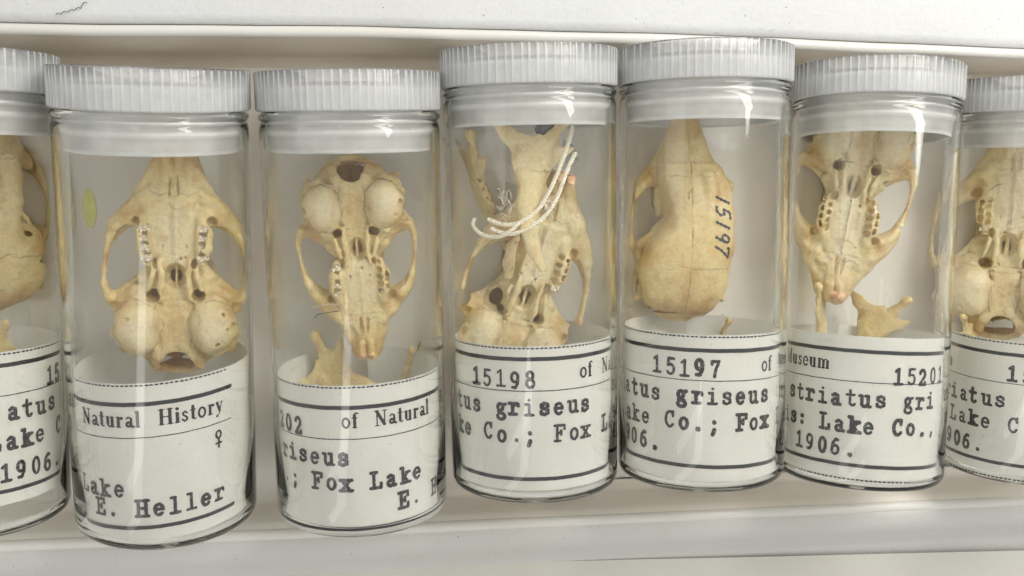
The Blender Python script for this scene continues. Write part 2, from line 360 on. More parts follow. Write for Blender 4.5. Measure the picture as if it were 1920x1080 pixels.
# printed bold roman: (advance, [(weight, stroke)...]); weight 1 = thick stem, .4 = hairline
def S(x0, x1, y): return (.38, [(x0, y), (x1, y)])
R = {
 'N': (.86, [(.5, [(.2, .98), (.2, .03)]), (1.15, [(.2, .93), (.66, .08)]), (.5, [(.68, .98), (.68, .03)]), S(.04, .3, .97), S(.54, .84, .97), S(.06, .36, .02)]),
 'H': (.9, [(1.15, [(.22, .94), (.22, .06)]), (1.15, [(.7, .94), (.7, .06)]), (.45, [(.22, .5), (.7, .5)]), S(.04, .4, .97), S(.52, .88, .97), S(.04, .4, .02), S(.52, .88, .02)]),
 'M': (1.0, [(.5, [(.18, .98), (.18, .03)]), (1.1, [(.2, .93), (.5, .1)]), (.5, [(.5, .1), (.78, .93)]), (1.15, [(.8, .94), (.8, .06)]), S(.04, .3, .97), S(.74, .96, .97), S(.04, .34, .02), S(.64, .96, .02)]),
 'a': (.56, [(.9, [(.4, .52), (.4, .1), (.52, .04)]), (.6, [(.12, .54), (.24, .64), (.38, .58)]), (.85, circ(.24, .19, .12, .13))]),
 't': (.42, [(1.1, [(.2, .86), (.2, .14)]), (.5, arc(.3, .14, .1, .11, 180, 320, 6)), (.45, [(.04, .64), (.36, .64)])]),
 'u': (.64, [(1.1, [(.17, .6), (.17, .2)]), (.6, arc(.3, .2, .13, .17, 180, 320, 8)), (1.1, [(.46, .6), (.46, .06)]), S(.03, .17, .63), S(.32, .46, .63), S(.46, .6, .03)]),
 'r': (.5, [(1.1, [(.17, .6), (.17, .06)]), (.5, [(.17, .42), (.28, .6)]), (1.1, [(.36, .58), (.38, .57)]), S(.03, .17, .63), S(.03, .34, .02)]),
 'l': (.33, [(1.15, [(.17, .94), (.17, .06)]), S(.03, .17, .97), S(.02, .32, .02)]),
 'i': (.33, [(1.15, [(.17, .6), (.17, .06)]), S(.03, .17, .63), S(.02, .32, .02), (1.2, [(.165, .88), (.175, .88)])]),
 's': (.46, [(.7, [(.36, .52), (.24, .63), (.11, .54), (.14, .42), (.34, .26), (.36, .12), (.22, .02), (.08, .14)])]),
 'o': (.6, [(.8, circ(.29, .33, .2, .3))]),
 'y': (.58, [(1.0, [(.12, .62), (.3, .1)]), (.45, [(.46, .62), (.26, -.08), (.12, -.24)]), (.9, [(.1, -.22), (.12, -.23)]), S(.02, .24, .63), S(.36, .56, .63)]),
 'f': (.38, [(1.1, [(.18, .82), (.18, .06)]), (.6, arc(.3, .82, .12, .14, 180, 40, 7)), (.45, [(.03, .64), (.34, .64)]), S(.04, .34, .02)]),
 'e': (.54, [(.75, arc(.28, .33, .19, .3, 5, 318)), (.4, [(.1, .37), (.45, .37)])]),
 'm': (.96, [(1.1, [(.17, .6), (.17, .06)]), (1.1, [(.47, .5), (.47, .06)]), (1.1, [(.77, .5), (.77, .06)]), (.5, arc(.33, .46, .14, .16, 170, 0, 8)), (.5, arc(.63, .46, .14, .16, 170, 0, 8)), S(.03, .17, .63), S(.04, .3, .02), S(.35, .59, .02), S(.65, .9, .02)]),
 'h': (.66, [])}
CELL = .0105
def ink_mesh(name, items, m, parent, rad, seg_all):
    """items: list of (strokes [(halfwidth, pts)]) already in label coordinates (s along the arc, t down from the top edge)"""
    base = {}
    vs, fs, at = [], [], []
    for hw, pts in seg_all:
        P = np.array(pts, float)
        lo = np.floor((P.min(0) - hw - .02) / CELL).astype(int); hi = np.ceil((P.max(0) + hw + .02) / CELL).astype(int)
        # long rules: coarser along s handled the same way
        I, J = np.meshgrid(np.arange(lo[0], hi[0] + 1), np.arange(lo[1], hi[1] + 1), indexing='ij')
        X = I * CELL; Y = J * CELL; D = np.full(X.shape, 9.)
        for a, b in zip(P[:-1], P[1:]):
            ab = b - a; l2 = max(ab @ ab, 1e-9); t = np.clip(((X - a[0]) * ab[0] + (Y - a[1]) * ab[1]) / l2, 0, 1)
            D = np.minimum(D, np.hypot(X - a[0] - t * ab[0], Y - a[1] - t * ab[1]))
        D = hw - D
        for i, j, d in zip(I.ravel(), J.ravel(), D.ravel()):
            if d > -.022:
                k = (i, j); base[k] = max(base.get(k, -9), d)
    idx = {}
    def vid(k):
        if k not in idx:
            idx[k] = len(vs); s, t = k[0] * CELL, k[1] * CELL; a = s / rad
            vs.append((rad * math.sin(a), -t, rad * math.cos(a))); at.append(base.get(k, -.03))
        return idx[k]
    for (i, j) in list(base):
        q = [(i, j), (i + 1, j), (i + 1, j + 1), (i, j + 1)]
        if all(x in base for x in q) and max(base[x] for x in q) > -.012:
            fs.append([vid(x) for x in q][::-1])
    if not fs: return
    o = mesh_obj(name, np.array(vs), np.array(fs), m, parent)
    A = o.data.attributes.new('ink', 'FLOAT', 'POINT')
    if len(A.data) == len(at): A.data.foreach_set('value', np.array(at, np.float32))
    return o
def typed(txt, s0, t, pitch=.246, h=.285, hw=.030):
    out = []
    for n, ch in enumerate(txt):
        if ch not in G: continue
        jx, jy, w = rng.normal(0, .006), rng.normal(0, .007), hw * (1 + rng.normal(0, .1))
        if ch in '.;:♀' and ch != '♀': w *= 1.25
        if ch == '♀': w *= .62
        for st in G[ch]:
            out.append((w, [(s0 + n * pitch + jx + (x - .5) * .225, t + jy - y * h) for x, y in st]))
    return out
def printed(txt, s0, t, h=.262, hw=.024):
    out = []; x0 = s0
    for ch in txt:
        if ch == ' ': x0 += .24; continue
        adv, sts = R[ch]
        for w, st in sts: out.append((hw * w, [(x0 + x * h, t - y * h) for x, y in st]))
        x0 += adv * h + .012
    return out
LR = RI - .03
PHI = {k: math.atan2(-v[0], 17.5) for k, v in VP.items()}
def label(k, top, end, thick, thin, bot, items, dots_top, dots_bot, desc, slope=0.0, rule=None, a_lim=3.0):
    """all t values are distances along the vial from the cap end; slope tips the wrapped sheet"""
    n = 150; V, F = [], []; rows = 12
    if rule is None: rule = (LR * PHI[k] - 2.1, LR * PHI[k] + 2.1)
    for i in range(n + 1):
        a = -a_lim + 2 * a_lim * i / n
        rr = LR + .003 * math.sin(a * 5 + k) - (.10 * max(0, abs(a) - a_lim + .25) if abs(a) > a_lim - .25 else 0)
        for j in range(rows + 1):
            t = (end - top) * j / rows + slope * LR * math.sin(a); rag = .004 * math.sin(a * 61 + k) + .003 * math.sin(a * 143) if j in (0, rows) else 0
            V.append((rr * math.sin(a), -t + rag, rr * math.cos(a)))
    for i in range(n):
        for j in range(rows):
            F.append((i * (rows + 1) + j, i * (rows + 1) + j + 1, (i + 1) * (rows + 1) + j + 1, (i + 1) * (rows + 1) + j))
    lab = mesh_obj('paper_label', V, F, M_paper)
    tag(lab, desc, 'label', 'paper labels curled inside the vials')
    lab.matrix_world = vframe(k) @ Matrix.Translation((0, -top, 0))
    def shear(segs): return [(w, [(s_, t_ - top + slope * LR * math.sin(s_ / LR)) for s_, t_ in (p if len(p) > 1 else p)]) for w, p in segs]
    def line(w, t): return [(w, [(rule[0] + (rule[1] - rule[0]) * q / 40, t + .0015 * math.sin(q * 1.3 + k)) for q in range(41)])]
    rules = line(.036, thick) + line(.0095, thin) + line(.034, bot)
    for on, t in ((dots_top, top + .035), (dots_bot, end - .012)):
        if on:
            for q in range(int((rule[1] - rule[0]) / .074)):
                s_ = rule[0] + q * .074 + rng.normal(0, .003); rules.append((.0145, [(s_, t), (s_ + .034, t + rng.normal(0, .002))]))
    ink_mesh('ruled_line', None, M_print, lab, LR + .006, shear(rules))
    pr, ty = [], []
    for kind, txt, anchor, s0, t in items:
        if kind == 'p':
            w = sum(.24 if c == ' ' else R[c][0] * .262 + .012 for c in txt[:anchor]); pr += printed(txt, s0 - w, t)
        else: ty += typed(txt, s0 - anchor * .246, t)
    if pr: ink_mesh('printed_text', None, M_print, lab, LR + .0065, shear(pr))
    if ty: ink_mesh('typed_text', None, M_typed, lab, LR + .007, shear(ty))
    return lab
label(0, 4.64, 7.10, 4.85, 5.335, 6.88, [('t', '15', 0, 1.78, 5.31), ('t', 'atus', 3, 1.80, 5.745), ('t', 'Lake C', 3, 1.51, 6.21), ('t', '1906.', 4, 1.90, 6.72)], True, False,
      'yellowed paper label ending in 1906 inside the vial cut off at the left edge')
label(1, 4.78, 7.42, 5.12, 5.67, 7.19, [('p', 'Natural History', 8, .13, 5.49), ('t', '♀', 0, 1.08, 6.09), ('t', 'Lake', 3, -.52, 6.66), ('t', 'E. Heller', 0, -.89, 7.0)], True, False,
      'paper label reading Natural History, female sign and E. Heller', slope=-.065, rule=(-2.1, 1.36))
label(2, 5.00, 7.56, 5.37, 5.90, 7.44, [('t', '202', 0, -1.62, 5.86), ('p', 'of Natural', 0, -.33, 5.71), ('t', 'riseus', 5, -.31, 6.34), ('t', 'o.; Fox Lake', 4, -.78, 6.78), ('t', 'E. He', 0, .67, 7.19)], True, False,
      'paper label reading 202 of Natural, riseus and Fox Lake', slope=-.012)
label(3, 4.91, 7.376, 5.125, 5.665, 7.175, [('t', '15198', 0, -1.31, 5.61), ('p', 'of Nat', 0, .54, 5.50), ('t', 'tatus griseus', 6, -.83, 6.08), ('t', 'Lake Co.; Fox La', 5, -1.06, 6.535), ('t', '.', 0, -1.92, 7.02)], True, False,
      'paper label reading 15198 with typed tus griseus below')
label(4, 4.90, 7.42, 5.165, 5.68, 7.165, [('t', '15197', 0, -1.26, 5.61), ('p', 'of N', 0, .60, 5.55), ('t', 'iatus griseus', 6, -.80, 6.075), ('t', 'Lake Co.; Fox L', 5, -1.02, 6.54), ('t', '1906.', 4, -1.30, 6.96)], True, False,
      'paper label reading 15197 with typed 906 and a dot at its lower left', slope=.02)
label(5, 4.89, 7.44, 5.155, 5.695, 7.18, [('p', 'Museum', 5, -1.53, 5.52), ('t', '15201', 0, -.12, 5.70), ('t', 'striatus gri', 0, -2.13, 6.13), ('t', 'ois: Lake Co.,', 5, -1.32, 6.60), ('t', '1906.', 0, -1.86, 7.03)], False, True,
      'paper label reading seum, 1520 and striatus gri with perforated lower edge', slope=.012)
label(6, 4.88, 7.52, 5.13, 5.68, 7.24, [('p', 'Museum', 5, -2.62, 5.57), ('t', '15', 0, -1.07, 5.64), ('t', 'striatus', 3, -2.24, 6.16), ('t', 'Lake C', 0, -2.24, 6.61), ('t', '1906.', 4, -1.60, 7.09)], True, True,
      'paper label reading iatus, Lake and 06 inside the vial cut off at the right edge')

# ------------------------------------------------------------------ bones grown from distance fields
class Field:
    def __init__(s, lo, hi, h):
        s.lo = np.array(lo, np.float32); s.h = h
        s.n = np.ceil((np.array(hi) - s.lo) / h).astype(int) + 1
        s.D = np.full(s.n, 12., np.float32)
        s.ax = [s.lo[i] + h * np.arange(s.n[i], dtype=np.float32) for i in range(3)]
    def box(s, lo, hi, pad):
        sl = []
        for i in range(3):
            a = int(max(0, math.floor((lo[i] - pad - s.lo[i]) / s.h))); b = int(min(s.n[i], math.ceil((hi[i] + pad - s.lo[i]) / s.h) + 1))
            if b <= a: return None
            sl.append(slice(a, b))
        X = s.ax[0][sl[0]][:, None, None]; Y = s.ax[1][sl[1]][None, :, None]; Z = s.ax[2][sl[2]][None, None, :]
        return tuple(sl), X, Y, Z
    def put(s, d, sl, k, sub):
        A = s.D[sl]
        if sub:
            d = -d; hh = np.clip(.5 - .5 * (A - d) / k, 0, 1) if k else (d > A).astype(np.float32)
            s.D[sl] = A * (1 - hh) + d * hh + k * hh * (1 - hh)
        else:
            hh = np.clip(.5 + .5 * (A - d) / k, 0, 1) if k else (d < A).astype(np.float32)
            s.D[sl] = A * (1 - hh) + d * hh - k * hh * (1 - hh)
    def ell(s, c, r, k=4, rz=0, rx=0, ry=0, sub=False):
        m = max(r); b = s.box([x - m for x in c], [x + m for x in c], k + 3)
        if b is None: return
        sl, X, Y, Z = b; X = X - c[0]; Y = Y - c[1]; Z = Z - c[2]
        if rz: ca, sa_ = math.cos(rz), math.sin(rz); X, Y = X * ca + Y * sa_, -X * sa_ + Y * ca
        if rx: ca, sa_ = math.cos(rx), math.sin(rx); Y, Z = Y * ca + Z * sa_, -Y * sa_ + Z * ca
        if ry: ca, sa_ = math.cos(ry), math.sin(ry); X, Z = X * ca - Z * sa_, X * sa_ + Z * ca
        k0 = np.sqrt((X / r[0]) ** 2 + (Y / r[1]) ** 2 + (Z / r[2]) ** 2) + 1e-6
        k1 = np.sqrt((X / r[0] ** 2) ** 2 + (Y / r[1] ** 2) ** 2 + (Z / r[2] ** 2) ** 2) + 1e-6
        s.put(k0 * (k0 - 1) / k1, sl, k, sub)
    def tub(s, pts, k=3, fz=1., fx=1., sub=False):
        """pts (x, y, z, r); fz stretches the section in z, fx in x"""
        for a, b_ in zip(pts[:-1], pts[1:]):
            R_ = max(a[3], b_[3]) * max(fz, fx)
            b = s.box([min(a[i], b_[i]) - R_ for i in range(3)], [max(a[i], b_[i]) + R_ for i in range(3)], k + 2)
            if b is None: continue
            sl, X, Y, Z = b
            ab = np.array([(b_[0] - a[0]) / fx, b_[1] - a[1], (b_[2] - a[2]) / fz]); l2 = float(ab @ ab) + 1e-6
            X = (X - a[0]) / fx; Y = Y - a[1]; Z = (Z - a[2]) / fz
            t = np.clip((X * ab[0] + Y * ab[1] + Z * ab[2]) / l2, 0, 1)
            d = np.sqrt((X - t * ab[0]) ** 2 + (Y - t * ab[1]) ** 2 + (Z - t * ab[2]) ** 2) - (a[3] + t * (b_[3] - a[3]))
            s.put(d, sl, k, sub)
    def loft(s, ys, w, zt, zb, p=2.4, k=4, grow=0., x0=None, sub=False):
        ys_ = ys; n_ = max(8, int((ys[-1] - ys[0]) / 3)); yd = np.linspace(ys[0], ys[-1], n_); kk = np.exp(-.5 * (np.arange(-6, 7) / 2.6) ** 2); kk /= kk.sum()
        sm = lambda a: np.convolve(np.pad(np.interp(yd, ys, a), 6, mode='reflect', reflect_type='odd'), kk, 'valid')
        w, zt, zb, ys = sm(w), sm(zt), sm(zb), yd
        if x0 is not None: x0 = np.interp(yd, ys_, x0)
        ya, yb = ys[0] + (0 if grow >= 0 else -grow), ys[-1] - (0 if grow >= 0 else -grow)
        mw = max(w) + 3; b = s.box((-mw, ya - 8, min(zb) - 3), (mw, yb + 8, max(zt) + 3), 3)
        sl, X, Y, Z = b; y = np.clip(Y, ys[0], ys[-1])
        W_ = np.interp(y, ys, w).astype(np.float32) + grow; T_ = np.interp(y, ys, zt).astype(np.float32) + grow; B_ = np.interp(y, ys, zb).astype(np.float32) - grow
        W_ = np.maximum(W_, 2); H_ = np.maximum((T_ - B_) / 2, 2); C_ = (T_ + B_) / 2
        cx = np.interp(y, ys, x0).astype(np.float32) if x0 is not None else 0
        q = ((np.abs(X - cx) / W_) ** p + (np.abs(Z - C_) / H_) ** p) ** (1 / p)
        d = (q - 1) * np.minimum(W_, H_) * .85
        e = np.maximum(ya - Y, Y - yb) * np.ones_like(d)
        s.put(np.maximum(d, e).astype(np.float32), sl, k, sub)
    def noise(s, cell, amp, seed):
        r = np.random.default_rng(seed); m = [int(s.n[i] * s.h / cell) + 3 for i in range(3)]
        A = r.standard_normal(m).astype(np.float32)
        for i in range(3):
            u = np.arange(s.n[i]) * s.h / cell; a = u.astype(int); t = (u - a).astype(np.float32); t = t * t * (3 - 2 * t)
            A0 = np.take(A, a, i); A1 = np.take(A, a + 1, i); sh = [1, 1, 1]; sh[i] = -1; t = t.reshape(sh); A = A0 * (1 - t) + A1 * t
        s.D += amp * A
    def mesh(s):
        D = s.D; D[0] = D[-1] = 5; D[:, 0] = D[:, -1] = 5; D[:, :, 0] = D[:, :, -1] = 5
        ins = D < 0; n = D.shape; c = tuple(x - 1 for x in n)
        cnt = np.zeros(c, np.float32); acc = np.zeros(c + (3,), np.float32)
        for dx in (0, 1):
            for dy in (0, 1):
                for ax in range(3):
                    o = [0, 0, 0]; oth = [i for i in range(3) if i != ax]; o[oth[0]] = dx; o[oth[1]] = dy
                    o2 = list(o); o2[ax] = 1
                    A = D[o[0]:o[0] + c[0], o[1]:o[1] + c[1], o[2]:o[2] + c[2]]; B = D[o2[0]:o2[0] + c[0], o2[1]:o2[1] + c[1], o2[2]:o2[2] + c[2]]
                    m = (A < 0) != (B < 0); ii = np.nonzero(m); t = A[ii] / (A[ii] - B[ii])
                    cnt[ii] += 1
                    for q in range(3): acc[ii + (np.full(len(t), q),)] += (t if q == ax else o[q])
        ii = np.nonzero(cnt); idx = np.full(c, -1, np.int32); idx[ii] = np.arange(len(ii[0]))
        V = (acc[ii] / cnt[ii][:, None] + np.stack(ii, 1)) * s.h + s.lo
        Fs = []
        for ax in range(3):
            u, v = (ax + 1) % 3, (ax + 2) % 3
            a = [slice(1, n[i] - 1) for i in range(3)]; b = list(a); a[ax] = slice(0, n[ax] - 1); b[ax] = slice(1, n[ax])
            A = ins[tuple(a)]; B = ins[tuple(b)]; jj = np.nonzero(A != B); fl = A[jj]
            base = np.stack(jj, 1); off = np.array([1, 1, 1]); off[ax] = 0; base = base + off
            def cell(du, dv):
                q = base.copy(); q[:, u] += du; q[:, v] += dv; return idx[q[:, 0], q[:, 1], q[:, 2]]
            f = np.stack([cell(-1, -1), cell(0, -1), cell(0, 0), cell(-1, 0)], 1); f[~fl] = f[~fl][:, ::-1]; Fs.append(f)
        F = np.concatenate(Fs)
        # light smoothing
        E = np.concatenate([F[:, [0, 1]], F[:, [1, 2]], F[:, [2, 3]], F[:, [3, 0]]])
        for lam in (.4, -.32):
            S_ = np.zeros_like(V); C_ = np.zeros(len(V), np.float32)
            for q in range(3): S_[:, q] = np.bincount(E[:, 0], V[E[:, 1], q], len(V)) + np.bincount(E[:, 1], V[E[:, 0], q], len(V))
            C_ = np.bincount(E[:, 0], minlength=len(V)) + np.bincount(E[:, 1], minlength=len(V))
            V = V + lam * (S_ / C_[:, None] - V)
        return V, F

def skull_field(seed=1, h=1.45, left='teeth', right='sockets', arch_r=True, arch_l=True, smooth=False, cheek=0, dorsal=False, crack=False, arch_break=None):
    f = Field((-128, -10, -132), (128, 386, 56), h)
    ys = [2, 10, 30, 55, 90, 125, 150, 172, 200, 230, 255, 270, 290, 320, 345, 362, 374]
    w  = [34, 52, 72, 84, 88, 82, 66, 46, 38, 44, 56, 59, 55, 44, 36, 31, 23]
    if dorsal: w[:5] = [48, 62, 76, 84, 89]
    zt = [-24, -16, -10, -8, -12, -18, -20, -18, -10, -6, -4, -3, -2, -3, -4, -7, -14]
    zb = [-62, -80, -98, -110, -118, -120, -119, -116, -110, -102, -94, -88, -80, -70, -62, -56, -46]
    f.loft(ys, w, zt, zb, 2.25, 5)
    # braincase cavity
    ci = [i for i, y in enumerate(ys) if 10 <= y <= 172]
    f.loft([ys[i] for i in ci], [w[i] - 6 for i in ci], [zt[i] - 6 for i in ci], [zb[i] + 6 for i in ci], 2.2, 3, sub=True)
    # orbits cut deep beside the frontal column, seen from below
    for s in (-1, 1):
        if dorsal and s < 0: continue
        f.ell((s * 86, 196, -20), (46, 44, 80), 8, sub=True)
        f.ell((s * 66, 205, -60), (26, 40, 34), 8, sub=True)
    if dorsal:
        f.loft([40, 95, 130, 165, 200, 230, 262, 285], [70, 82, 78, 54, 40, 40, 46, 46], [-60, -60, -60, -60, -60, -56, -52, -50], [-98, -117, -120, -119, -115, -106, -92, -84], 2.3, 6, x0=[0, 0, -4, -16, -20, -16, -6, 0])
        f.tub([(-52, 266, -50, 20), (-62, 230, -56, 22), (-68, 190, -60, 24), (-74, 140, -62, 24)], 16, 1.6)
    # dorsal shelf over the orbit
    for s in (-1, 1):
        if dorsal and s > 0:
            f.ell((84, 206, -84), (48, 46, 70), 6, sub=True); continue
        f.tub([(s * 30, 150, -112, 12), (s * 36, 190, -108, 12), (s * 38, 235, -98, 12), (s * 34, 262, -90, 12)], 8, .6)
        f.tub([(s * 40, 178, -110, 5), (s * 52, 162, -106, 3), (s * 58, 150, -100, 1.8)], 4)
    # nasal cavity
    f.ell((0, 360, -28), (14, 26, 13), 3, sub=True)
    # palate plate, alveolar ridges, hollow between
    f.loft([176, 188, 215, 250, 285], [24, 34, 42, 44, 34], [-2, 0, 1, 0, -2], [-30, -34, -34, -34, -30], 3.2, 5)
    for s in (-1, 1):
        f.tub([(s * 40, 190, -2, 8), (s * 44, 212, 1, 12), (s * 45, 236, 1, 12), (s * 40, 256, -2, 9)], 5)
    f.ell((0, 222, 11), (26, 52, 9), 6, sub=True)
    f.tub([(0, 195, 0, 2.2), (0, 280, 1, 2.2)], 5)
    for s in (-1, 1): f.ell((s * 14, 290, 4), (9, 36, 5), 5, sub=True)
    # zygomatic plate and arches
    for s, on in ((-1, arch_l), (1, arch_r)):
        f.tub([(s * 36, 300, -16, 10), (s * 50, 284, -20, 13), (s * 66, 266, -24, 15)], 7, 1.1)
        f.tub([(s * 44, 262, -20, 18), (s * 60, 262, -24, 18), (s * 76, 254, -28, 14)], 7, 1.1)
        f.ell((s * 66, 272, -2), (14, 14, 10), 8, rz=-s * .7, sub=True)
        if cheek: f.tub([(s * 30, 338, -24, 7), (s * 52, 300, -27, 15 * cheek), (s * 74, 266, -30, 18 * cheek), (s * 90, 246, -31, 13)], 9, 1.1)
        if on:
            f.tub([(s * 70, 256, -28, 16), (s * 86, 243, -30, 12.5), (s * 98, 224, -32, 8.5), (s * 106, 200, -34, 5), (s * 110, 170, -32, 4), (s * 110, 146, -28, 6), (s * 102, 126, -26, 9), (s * 86, 112, -26, 12), (s * 70, 100, -30, 16)], 4, 1.5)
            f.tub([(s * 96, 128, -26, 10), (s * 80, 134, -34, 9), (s * 62, 150, -40, 8)], 5, .8)
        else:
            f.tub([(s * 70, 258, -28, 11), (s * 76, 250, -30, 5)], 4, 1.3)
            f.tub([(s * 84, 112, -30, 10), (s * 90, 122, -30, 4)], 4, 1.1)
        f.ell((s * 90, 112, -12), (15, 8, 9), 4, sub=True)
    # sphenoid floor and squamosal wings
    f.loft([118, 130, 150, 176, 188], [62, 60, 46, 28, 26], [-4, -6, -8, -6, -4], [-20, -22, -24, -26, -26], 2.8, 5)
    for s in (-1, 1):
        f.tub([(s * 36, 138, -20, 13), (s * 62, 130, -24, 14), (s * 84, 120, -26, 12)], 8, .7)
        f.tub([(s * 34, 150, -24, 12), (s * 50, 158, -32, 9), (s * 40, 172, -34, 8)], 8, .8)
    # bullae, each with its own lumps
    for s in (-1, 1):
        f.ell((s * 57, 84, -1), (36, 43, 30), 9, rz=s * .22); f.ell((s * 50, 62, 6), (20, 20, 20), 12); f.ell((s * 66, 104, 6), (17, 16, 17), 12)
        f.tub([(s * 84, 74, -6, 13), (s * 92, 66, -20, 9)], 5)
        f.ell((s * 86, 84, 8), (9, 7, 9), 3, sub=True)
        f.tub([(s * 60, 42, -14, 13), (s * 82, 52, -26, 12)], 6)
        f.tub([(s * 78, 40, -30, 9), (s * 86, 34, -44, 6)], 5)
        f.tub([(s * 34, 118, 8, 4), (s * 58, 132, 2, 4), (s * 82, 118, -6, 4)], 4)
    f.loft([28, 45, 75, 110, 124], [32, 30, 24, 24, 34], [0, 2, 2, -2, -6], [-16, -18, -18, -18, -18], 3, 4)
    f.ell((-9, 84, 5), (9, 22, 5), 4, sub=True); f.ell((9, 84, 5), (9, 22, 5), 4, sub=True)
    for s in (-1, 1):
        f.tub([(s * 22, 46, 4, 1.6), (s * 24, 60, 6, 1.6), (s * 21, 84, 7, 1.6), (s * 26, 110, 4, 1.6), (s * 38, 124, 2, 1.6)], 2, sub=True)
    # condyles and foramen magnum
    for s in (-1, 1): f.tub([(s * 12, 48, -4, 8), (s * 26, 34, -8, 10), (s * 33, 16, -18, 9)], 5)
    f.ell((0, 21, -24), (30, 18, 34), 2.5, rx=-.35, sub=True)
    f.tub([(-34, 6, -36, 7), (-14, -1, -44, 7), (14, -1, -44, 7), (34, 6, -36, 7)], 4)
    # pterygoids, choana, foramina
    f.ell((0, 164, -2), (16, 22, 26), 3, sub=True)
    f.tub([(0, 138, -14, 4), (1, 178, -20, 3)], 3)
    for s in (-1, 1):
        f.tub([(s * 24, 130, -2, 6), (s * 21, 150, 4, 4.5), (s * 19, 172, 5, 4), (s * 24, 188, 0, 6)], 4)
        f.tub([(s * 40, 142, -2, 3.5), (s * 34, 164, 2, 3.5), (s * 30, 182, 0, 4)], 4)
        f.ell((s * 34, 133, -4), (10.5, 9.5, 34), 2, sub=True)
        f.ell((s * 29, 186, -2), (5, 8, 14), 2, sub=True)
        f.ell((s * 24, 118, 2), (6, 4, 12), 2, sub=True)
        f.ell((s * 5.8, 309, 2), (3.0, 19, 12), 1.5, rz=s * .05, sub=True)
        f.ell((s * 57, 254, -6), (7.5, 7, 15), 2, sub=True)
        f.ell((s * 18, 214, 2), (2.2, 3.5, 6), 1, sub=True)
        f.ell((s * 26, 330, -4), (7, 20, 7), 5, sub=True)
        f.tub([(s * 9, 345, -4, 8), (s * 9, 366, -4, 9)], 4)
    f.tub([(0, 326, 1, 1.5), (0, 372, 0, 1.7)], 1.5, sub=True)
    # sutures
    f.tub([(-38, 303, -4, 1.5), (-26, 296, 0, 1.5), (-14, 299, 2, 1.5), (-6, 293, 2, 1.4), (0, 300, 2, 1.4), (8, 292, 2, 1.4), (15, 297, 2, 1.5), (26, 292, 0, 1.5), (38, 301, -4, 1.5)], 1.5, sub=True)
    f.tub([(-30, 127, -5, 1.6), (0, 125, -3, 1.6), (30, 127, -5, 1.6)], 1.5, sub=True)
    f.tub([(0, 190, 2, 1.3), (1, 230, 3, 1.3), (-1, 290, 3, 1.3)], 1.2, sub=True)
    f.tub([(-18, 206, 0, 1), (-8, 200, 1, 1), (8, 200, 1, 1), (18, 206, 0, 1)], 1.5, sub=True)
    # dorsal sutures
    f.tub([(0, 70, -118, 1), (1, 130, -123, 1), (0, 230, -104, 1), (0, 372, -50, 1)], 1.5, sub=True)
    f.tub([(-70, 95, -92, .6), (-35, 100, -114, .7), (0, 97, -120.5, .7), (35, 101, -114, .7), (70, 95, -92, .6)], 1.5, sub=True)
    # tooth sockets
    sockets = {}
    for s, what in ((-1, left), (1, right)):
        if what == 'sockets':
            for q in range(5):
                y = 190 + q * 13.5; bow = 1 - ((q - 2) / 2.6) ** 2
                f.ell((s * (36 + 1.5 * bow), y, 8), (5.6 + .5 * (q > 2), 5.6, 14), .9, sub=True)
                f.ell((s * (47.5 + 3.5 * bow), y - 3.4, 7), (4.0, 3.9, 13), .8, sub=True)
                if q < 4: f.ell((s * (47 + 3.8 * bow), y + 5, 7), (3.2, 2.9, 11), .7, sub=True)
        else:
            f.tub([(s * 41, 193, 8, 7), (s * 44, 240, 8, 7)], 2, sub=True)
    # ragged losses on the thin rim, different per skull
    r = np.random.default_rng(seed)
    for q in range(0 if dorsal or smooth else 16):
        s = r.choice([-1, 1]); f.ell((s * r.uniform(60, 92), r.uniform(30, 118), r.uniform(-10, 24)), (r.uniform(2, 5), r.uniform(2, 4), r.uniform(3, 8)), 1.5, sub=True)
    for q in range(8):
        f.ell((r.uniform(-22, 22), r.uniform(130, 200), r.uniform(-6, 2)), (r.uniform(1.2, 2.6), r.uniform(1.2, 3), 6), 1, sub=True)
    if crack:
        f.ell((-50, 150, -10), (20, 24, 40), 3, sub=True); f.ell((-32, 230, 4), (8, 34, 30), 3, rz=.12, sub=True)
        f.tub([(-40, 262, 0, 5), (-26, 244, 0, 4), (-30, 210, 0, 4), (-28, 190, 0, 5)], 2, 5, sub=True)
    if arch_break:
        for c in arch_break: f.ell(c[:3], c[3:], 2, sub=True)
    q = .4 if dorsal else 1
    f.noise(24, 1.0 * q, seed); f.noise(9, .34 * q, seed + 1); f.noise(4.5, .22 * q, seed + 2)
    return f
def tooth_mesh(name, seed):
    f = Field((-13, -11, -12), (13, 11, 9), .8)
    f.tub([(-5, 0, -8, 6), (-5, 0, -1, 6)], 2); f.tub([(5, 0, -8, 5.4), (5, 0, -1, 5.4)], 2)
    r = np.random.default_rng(seed)
    for cx, cyy in ((-6.5, 3.4), (-6.5, -3.4), (0, 3.6), (0, -3.6), (6, 2.6), (6, -2.8)):
        f.ell((cx + r.normal(0, .5), cyy + r.normal(0, .5), 1.2 + r.normal(0, .6)), (3.7, 3.1, 3.4), 1.1)
    f.tub([(-9, 0, 5, 1.1), (9, 0, 4.4, 1.1)], 1, sub=True); f.tub([(-2.8, -7, 5.4, .9), (-3, 7, 5.4, .9)], 1, sub=True)
    f.tub([(3.2, -7, 5, .8), (2.8, 7, 5, .8)], 1, sub=True); f.noise(3.5, .35, seed)
    V, F = f.mesh(); me = bpy.data.meshes.new(name); me.from_pydata(V.tolist(), [], F.tolist()); me.update()
    me.polygons.foreach_set('use_smooth', [True] * len(me.polygons)); me.materials.append(M_tooth); return me
TEETH = [tooth_mesh('tooth', 40 + i) for i in range(4)]
